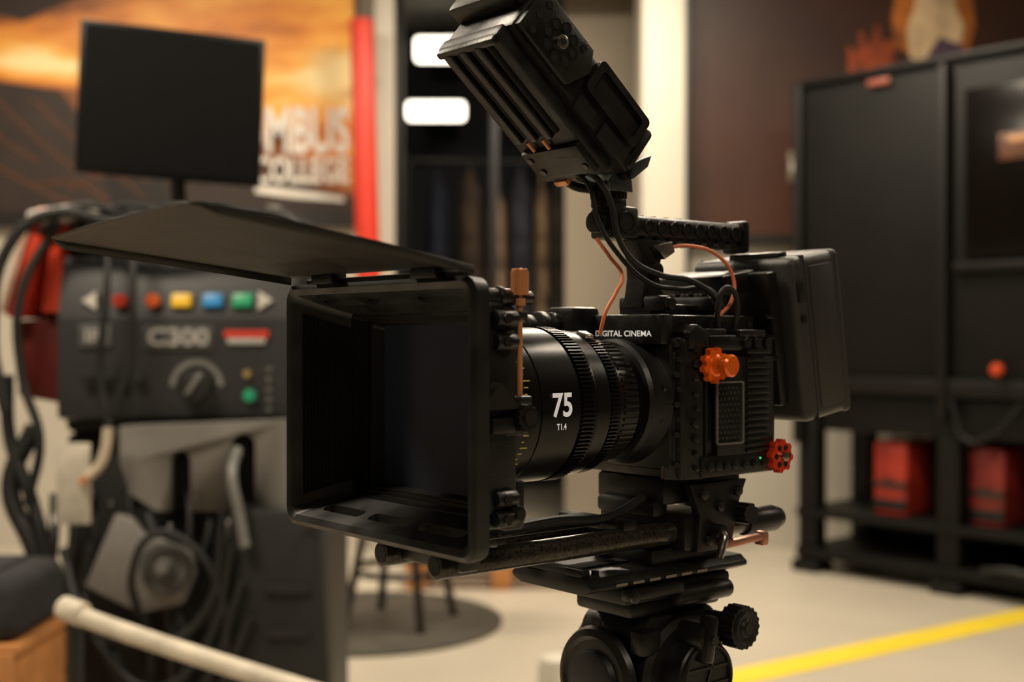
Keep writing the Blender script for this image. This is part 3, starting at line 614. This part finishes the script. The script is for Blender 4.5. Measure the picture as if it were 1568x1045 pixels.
yl = box(None,'floor_line',(1.65,4.955,0.002),(3.6,0.16,0.004),mat('line_yellow',(236,208,56),0.5,0,0.05,5)); yl.rotation_euler=(0,0,math.atan2(0.95,1.38))
mt_ = empty('round_floor_mat',(-0.61,5.2,0)); lathe(mt_,'mat',[(0.0,0.57),(0.012,0.57),(0.018,0.55)],mat('mat_grey',(66,61,52),0.7,0,0.2,8),(0,0,0),'z',64)
st = empty('work_stool',(-0.46,5.15,0.018))
lathe(st,'seat',[(0.62,0.16),(0.64,0.18),(0.68,0.18),(0.70,0.16)],M['rub'],(0,0,0),'z',32)
for k in range(4):
    a=math.radians(25+90*k); cyl(st,'leg_%d'%k,(0.10*math.cos(a),0.10*math.sin(a),0.62),(0.24*math.cos(a),0.24*math.sin(a),0.0),0.018,M['gun'],16)
lathe(st,'foot_ring',[(0.2,0.19),(0.215,0.2),(0.23,0.19),(0.215,0.18),(0.2,0.19)],M['gun'],(0,0,0),'z',40,caps=False)
mwood = mat('pallet_wood',(184,124,70),0.7,0,0.25,12)
pl = empty('wooden_pallet',(-0.05,6.2,0))
for i in range(5): box(pl,'slat_%d'%i,(0,-0.3+i*0.15,0.11),(0.9,0.11,0.02),mwood,0.003)
for x in (-0.4,0,0.4): box(pl,'bearer',(x,0,0.05),(0.09,0.72,0.10),mwood,0.003)
bk = empty('white_bollard',(0.14,3.9,0)); lathe(bk,'post',[(0,0.09),(0.02,0.09),(0.03,0.065),(0.16,0.06),(0.19,0.05),(0.2,0.02)],m_white,(0,0,0),'z',28)

# ------------------------------------------------------------------ welding machine
W = empty('welding_machine',(-0.8,3.0,0))
ms = mat('welder_panel',(46,46,47),0.5,0,0.1,10); ms2=mat('welder_body',(20,20,19),0.55,0,0.15,6); mgry=mat('welder_grey',(118,115,110),0.5,0,0.15,10); mred=mat('welder_red',(204,62,38),0.4,0,0.08,6); mdr=mat('welder_dark_red',(96,26,20),0.45)
box(W,'cabinet',(0.0,0.36,1.17),(0.56,0.68,0.42),ms2,0.02)
prism(W,'control_panel',[(0.02,0.99),(-0.03,1.0),(-0.03,1.235),(0.01,1.385),(0.05,1.385),(0.05,0.99)],-0.278,0.280,ms,'x',bev=0.006)
def onp(z): return -0.034 if z<1.235 else -0.034+(z-1.235)/0.15*0.04
tl = math.atan2(0.04,0.15)
for nm,x,c_,sh in (('arrow_a',-0.198,(215,210,200),'l'),('knob_red',-0.128,(190,56,34),'o'),('knob_orange',-0.05,(215,96,40),'o'),('key_yellow',0.017,(240,194,50),'s'),('key_blue',0.091,(50,140,205),'s'),('key_green',0.161,(40,160,112),'s'),('arrow_b',0.213,(215,210,200),'r')):
    z=1.278; y=onp(z); m_=mat(nm,c_,0.4)
    if sh=='s': box(W,nm,(x,y-0.004,z),(0.048,0.014,0.034),m_,0.004,rot=(-tl,0,0))
    elif sh=='o': cyl(W,nm,(x,y-0.018,z),(x,y+0.004,z),0.017,m_,24,bev=0.003)
    else:
        s=1 if sh=='r' else -1
        prism(W,nm,[(x-s*0.014,z-0.022),(x-s*0.014,z+0.022),(x+s*0.020,z)],y-0.010,y+0.004,m_,'y')
mlab=mat('label_grey',(110,110,106),0.5); mlw=mat('label_white',(176,176,172),0.5); mlt=mat('label_text',(160,158,152),0.5)
box(W,'label_a',(-0.185,-0.034,1.195),(0.075,0.008,0.055),mat('label_mid',(84,84,82),0.5),0.002)
text(W,'label_a_text','IR',(-0.185,-0.040,1.195),0.045,0.03,mlt,fat=0.03)
box(W,'label_b',(0.012,-0.033,1.190),(0.165,0.006,0.058),mat('label_dk',(66,66,65),0.5),0.002)
text(W,'model_text','C300',(0.012,-0.038,1.192),0.145,0.042,mlt,fat=0.03)
box(W,'label_red',(0.172,-0.034,1.198),(0.105,0.008,0.018),mat('lab_red',(206,60,42),0.4),0.002); box(W,'label_red_b',(0.172,-0.034,1.182),(0.09,0.008,0.014),mlw,0.002)
bm=bmesh.new(); n=24; prev=None
for i in range(n+1):
    a=math.radians(0+180*i/n); q=[bm.verts.new((r*math.cos(a),0,r*math.sin(a))) for r in (0.050,0.064)]
    if prev: bm.faces.new((prev[0],prev[1],q[1],q[0]))
    prev=q
me=bpy.data.meshes.new('dial_arc'); bm.to_mesh(me); bm.free(); o=finish(me,'dial_arc',W,mlab,False); o.location=(0.055,-0.036,1.075)
cyl(W,'dial_knob',(0.055,-0.03,1.075),(0.055,-0.065,1.075),0.038,M['rub'],24,bev=0.005); box(W,'dial_pointer',(0.055,-0.066,1.082),(0.012,0.010,0.062),mlab,0.003,rot=(0,0.6,0))
cyl(W,'lamp_green',(0.180,-0.03,1.053),(0.180,-0.045,1.053),0.015,mat('lampg',(36,150,108),0.4,emit=0.1),20,bev=0.003)
cyl(W,'lamp_amber',(0.174,-0.03,1.105),(0.174,-0.042,1.105),0.009,mat('lampa',(160,140,90),0.4),20)
for i in range(5): cyl(W,'meter_dot',(0.225,-0.03,1.02+i*0.024),(0.225,-0.037,1.02+i*0.024),0.006,mlab,12)
for i in range(4): cyl(W,'switch_%d'%i,(-0.20+0.04*i,-0.03,1.09),(-0.20+0.04*i,-0.05,1.09),0.013,M['rub'] if i%2 else M['gun'],16,bev=0.003)
prism(W,'red_shell',[(-0.278,1.50),(-0.33,1.50),(-0.385,1.36),(-0.405,1.24),(-0.36,1.235),(-0.335,1.36),(-0.29,1.45)],-0.02,0.60,mred,'y',bev=0.006)
prism(W,'red_shell_inner',[(-0.278,1.47),(-0.305,1.40),(-0.325,1.25),(-0.278,1.25)],-0.005,0.60,mred,'y',bev=0.004)
prism(W,'dark_shell',[(-0.278,1.24),(-0.40,1.23),(-0.39,1.05),(-0.278,1.03)],0.02,0.60,mdr,'y',bev=0.006)
prism(W,'cream_stripe',[(-0.355,1.47),(-0.335,1.475),(-0.400,1.25),(-0.416,1.25)],-0.028,0.02,mat('stripe',(186,150,130),0.5),'y',bev=0.003)
prism(W,'grey_bumper',[(-0.345,1.490),(-0.25,1.505),(-0.17,1.508),(-0.17,1.478),(-0.26,1.468),(-0.35,1.455)],-0.04,0.1,mat('bumper',(200,194,184),0.5),'y',bev=0.006)
box(W,'top_shell',(0.0,0.36,1.42),(0.56,0.64,0.10),ms2,0.03)
box(W,'top_cap',(0.05,0.32,1.48),(0.40,0.5,0.06),M['rub'],0.02)
tube(W,'roll_bar',[(-0.38,-0.08,1.02),(-0.410,-0.08,1.20),(-0.36,-0.08,1.42),(-0.27,-0.08,1.48),(-0.1,-0.08,1.455),(0.15,-0.08,1.48),(0.29,-0.08,1.45),(0.31,-0.08,1.25),(0.31,-0.08,0.95)],0.014,M['rub'])
for x in (-0.24,-0.17,0.23): cyl(W,'top_fitting',(x,0.0,1.44),(x,0.0,1.508),0.018,M['gun'] if x<0.2 else mgry,16,bev=0.004)
for x in (-0.2,-0.1,0.0,0.1): tube(W,'top_cable',[(x-0.12,-0.02,1.44),(x-0.03,-0.06,1.495),(x+0.07,-0.07,1.485),(x+0.14,-0.05,1.43)],0.009,M['rub'])
tube(W,'front_cable',[(-0.15,-0.04,1.44),(-0.14,-0.09,1.30),(-0.155,-0.09,1.1),(-0.13,-0.10,0.98)],0.009,M['rub'])
tube(W,'front_cable_b',[(-0.09,-0.04,1.44),(-0.08,-0.09,1.30),(-0.085,-0.09,1.15),(-0.12,-0.10,1.02)],0.009,M['rub'])
tube(W,'side_cable',[(-0.27,-0.04,1.46),(-0.345,-0.07,1.30),(-0.345,-0.07,1.10),(-0.30,-0.08,0.95),(-0.33,-0.08,0.80)],0.011,M['rub'])
tray = prism(W,'slotted_tray',[(-0.106,0.985),(0.278,1.0),(0.278,0.80),(0.22,0.79),(-0.02,0.79),(-0.08,0.83),(-0.104,0.90)],-0.11,-0.06,mgry,'y')
c1 = prism(W,'c',[(q[1]+0.035,q[0]+0.80) for q in capsule_pts(0.26,0.024)],-0.2,0.0,mgry,'y'); c2 = prism(W,'c',[(q[1]+0.18,q[0]+0.84) for q in capsule_pts(0.26,0.028)],-0.2,0.0,mgry,'y')
cut(tray,[c1,c2])
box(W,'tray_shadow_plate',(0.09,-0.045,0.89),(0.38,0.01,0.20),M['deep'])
box(W,'white_tag',(-0.2,-0.14,0.857),(0.078,0.008,0.185),mat('tag_white',(190,182,166),0.6),0.003)
tube(W,'torch',[(-0.115,-0.16,0.985),(-0.12,-0.16,0.94),(-0.135,-0.16,0.90),(-0.16,-0.16,0.875)],0.012,mat('torch_cream',(196,180,158),0.5)); cyl(W,'torch_tip',(-0.155,-0.16,0.880),(-0.178,-0.16,0.860),0.009,M['gold'],14)
box(W,'lower_body',(0.02,0.36,0.48),(0.60,0.66,0.96),ms2,0.02)
prism(W,'reel_bracket',[(-0.18,0.62),(-0.11,0.785),(-0.075,0.775),(-0.05,0.74),(0.06,0.70),(0.075,0.65),(0.05,0.58),(-0.04,0.56),(-0.08,0.57)],-0.13,-0.09,mgry,'y',bev=0.005)
lathe(W,'reel',[(-0.14,0.060),(-0.155,0.055),(-0.155,0.030),(-0.165,0.025)],mat('reel_grey',(70,70,68),0.5),(0.01,0,0.665),'y',32); cyl(W,'reel_hub',(0.01,-0.16,0.675),(0.01,-0.18,0.675),0.016,mlab,16)
prism(W,'feeder_box',[(0.16,0.80),(0.36,0.80),(0.385,0.42),(0.38,0.05),(0.16,0.05)],-0.16,0.02,ms2,'y',bev=0.01)
for i in range(2): box(W,'feeder_slot',(0.29,-0.165,0.52+i*0.10),(0.10,0.010,0.02),M['rub'],0.002)
for (x,z) in ((0.20,0.76),(0.34,0.76),(0.20,0.40),(0.35,0.40)): cyl(W,'feeder_bolt',(x,-0.170,z),(x,-0.155,z),0.008,M['gun'],12)
random.seed(11)
for i in range(11):
    x0=-0.28+0.045*i; z0=0.80-0.05*random.random(); s=random.uniform(-0.12,0.12)
    tube(W,'cable_%d'%i,[(x0,-0.04,z0+0.04),(x0+0.02,-0.10,z0-0.04),(x0+s*0.6,-0.11,z0-0.2),(x0+s,-0.12,z0-0.36),(x0+s*0.3,-0.11,0.30),(x0+s*0.2,-0.08,0.20)],random.uniform(0.007,0.013),M['rub'] if i%3 else M['gun'])
for i in range(4):
    zc=0.58-0.08*i
    tube(W,'cable_loop_%d'%i,[(-0.24+0.04*i,-0.10,zc+0.12),(-0.16+0.04*i,-0.17,zc-0.02),(0.0,-0.185,zc-0.08-0.02*i),(0.10,-0.18,zc-0.02),(0.15+0.02*i,-0.17,zc+0.22)],0.010,M['rub'])
tube(W,'reel_cable',[(-0.05,-0.15,0.56),(-0.055,-0.18,0.66),(0.0,-0.185,0.75),(0.07,-0.185,0.73),(0.14,-0.175,0.62),(0.16,-0.17,0.40)],0.009,M['rub'])
tube(W,'grey_hose',[(0.165,-0.10,0.93),(0.168,-0.17,0.88),(0.185,-0.18,0.80),(0.20,-0.18,0.72)],0.012,mlab)
tube(W,'left_hose',[(-0.33,-0.03,0.98),(-0.38,-0.05,0.84),(-0.32,-0.07,0.70),(-0.26,-0.08,0.50),(-0.26,-0.08,0.25)],0.022,M['rub'])
tube(W,'left_hose_b',[(-0.40,-0.02,1.10),(-0.385,-0.04,0.95),(-0.33,-0.06,0.82),(-0.28,-0.08,0.66),(-0.24,-0.08,0.25)],0.016,M['rub'])
for x in (-0.24,0.28):
    for y in (0.1,0.62):
        lathe(W,'caster',[(-0.02,0.03),(-0.02,0.06),(0.02,0.06),(0.02,0.03)],M['rub'],(x*1.15,y,0.06),'x',24)

# black monitor standing on the machine
mo = empty('desktop_monitor',(-0.835,3.24,1.511), math.radians(20))
mscr = mat('screen_black',(12,12,12),0.4,spec=0.3)
RR=(0,math.radians(2.2),0)
box(mo,'panel',(-0.042,-0.02,0.272),(0.458,0.03,0.385),mscr,0.006,rot=RR); box(mo,'screen',(-0.042,-0.0365,0.274),(0.434,0.002,0.357),mat('screen_face',(10,11,11),0.4,spec=0.2),rot=RR)
cyl(mo,'stand_neck',(-0.02,0.03,0.0),(-0.03,0.0,0.16),0.02,M['gun']); box(mo,'stand_foot',(0,0.03,0.008),(0.20,0.14,0.016),M['blk2'],0.005)

# guard rail, crate, bag
gr = empty('guard_rail',(0,0,0)); mtub=mat('rail_white',(196,186,168),0.5,0,0.2,20)
tube(gr,'rail',[(-0.815,2.29,0.695),(-0.75,2.25,0.683),(-0.367,2.05,0.625),(0.05,1.84,0.57)],0.0165,mtub)
cyl(gr,'rail_fitting',(-0.822,2.295,0.698),(-0.775,2.266,0.690),0.022,mtub,20,bev=0.004)
cyl(gr,'post',(-0.795,2.28,0.68),(-0.795,2.28,0),0.014,mdk); cyl(gr,'post_b',(0.05,1.84,0.57),(0.05,1.84,0),0.014,mdk)
cr = empty('wooden_crate',(-1.385,2.60,0))
for i in range(5): box(cr,'plank_%d'%i,(0,-0.14,0.06+i*0.115),(0.82,0.02,0.105),mwood,0.003)
for i in range(5): box(cr,'plank_back_%d'%i,(0,0.13,0.06+i*0.115),(0.82,0.02,0.105),mwood,0.003)
for x in (-0.40,0.40): box(cr,'end',(x,0,0.29),(0.02,0.26,0.56),mwood,0.003)
box(cr,'lid',(0,0,0.577),(0.84,0.29,0.02),mwood,0.003)
bg = empty('equipment_bag',(-1.385,2.60,0.588))
mbag=mat('bag_grey',(36,36,38),0.9,0,0.3,20)
box(bg,'bag',(0,0,0.066),(0.83,0.275,0.128),mbag,0.035,seg=5); box(bg,'bag_flap',(0,-0.02,0.128),(0.70,0.22,0.02),mbag,0.008)
tube(bg,'strap',[(-0.2,-0.08,0.12),(-0.1,-0.08,0.17),(0.1,-0.08,0.17),(0.2,-0.08,0.12)],0.010,M['rub'])

# ------------------------------------------------------------------ lights
def ceil_light(nm,x,y,w,d,power,colr=(1.0,0.865,0.68)):
    e=empty(nm,(x,y,3.52)); box(e,'housing',(0,0,0.03),(w+0.06,d+0.06,0.06),m_ceil,0.01)
    box(e,'diffuser',(0,0,-0.004),(w,d,0.01),mat(nm+'_glow',(255,234,204),0.5,emit=5))
    ld=bpy.data.lights.new(nm+'_lamp','AREA'); ld.shape='RECTANGLE'; ld.size=w; ld.size_y=d; ld.energy=power; ld.color=colr
    lo=bpy.data.objects.new('lamp',ld); COL.objects.link(lo); lo.parent=e; lo.location=(0,0,-0.02)
ceil_light('ceiling_light',-2.4,5.0,1.2,0.3,92)
ceil_light('ceiling_light.001',0.6,5.4,1.2,0.3,95)
ceil_light('added_rim_light',3.6,2.6,1.2,0.3,20)  # small rim light added out of view for glints on the rig
ceil_light('ceiling_light.003',1.2,2.4,1.2,0.3,68)
ceil_light('ceiling_light.004',-1.8,1.4,1.4,0.4,105)
ceil_light('ceiling_light.005',0.8,-1.6,1.2,0.3,34)
w = bpy.data.worlds.new('world'); S.world = w; w.use_nodes = True
w.node_tree.nodes['Background'].inputs[0].default_value=(0.5,0.42,0.34,1); w.node_tree.nodes['Background'].inputs[1].default_value=0.15
S.view_settings.view_transform='Standard'; S.view_settings.look='None'; S.view_settings.exposure=0.05

cd = bpy.data.cameras.new('photo_camera'); co = bpy.data.objects.new('photo_camera', cd); COL.objects.link(co)
co.location=(0,0,1.2); co.rotation_euler=(math.radians(90-0.343),0,0)
cd.sensor_width=36; cd.lens=44.1; cd.clip_start=0.02
cd.dof.use_dof=True; cd.dof.focus_distance=0.85; cd.dof.aperture_fstop=5.0
S.camera=co
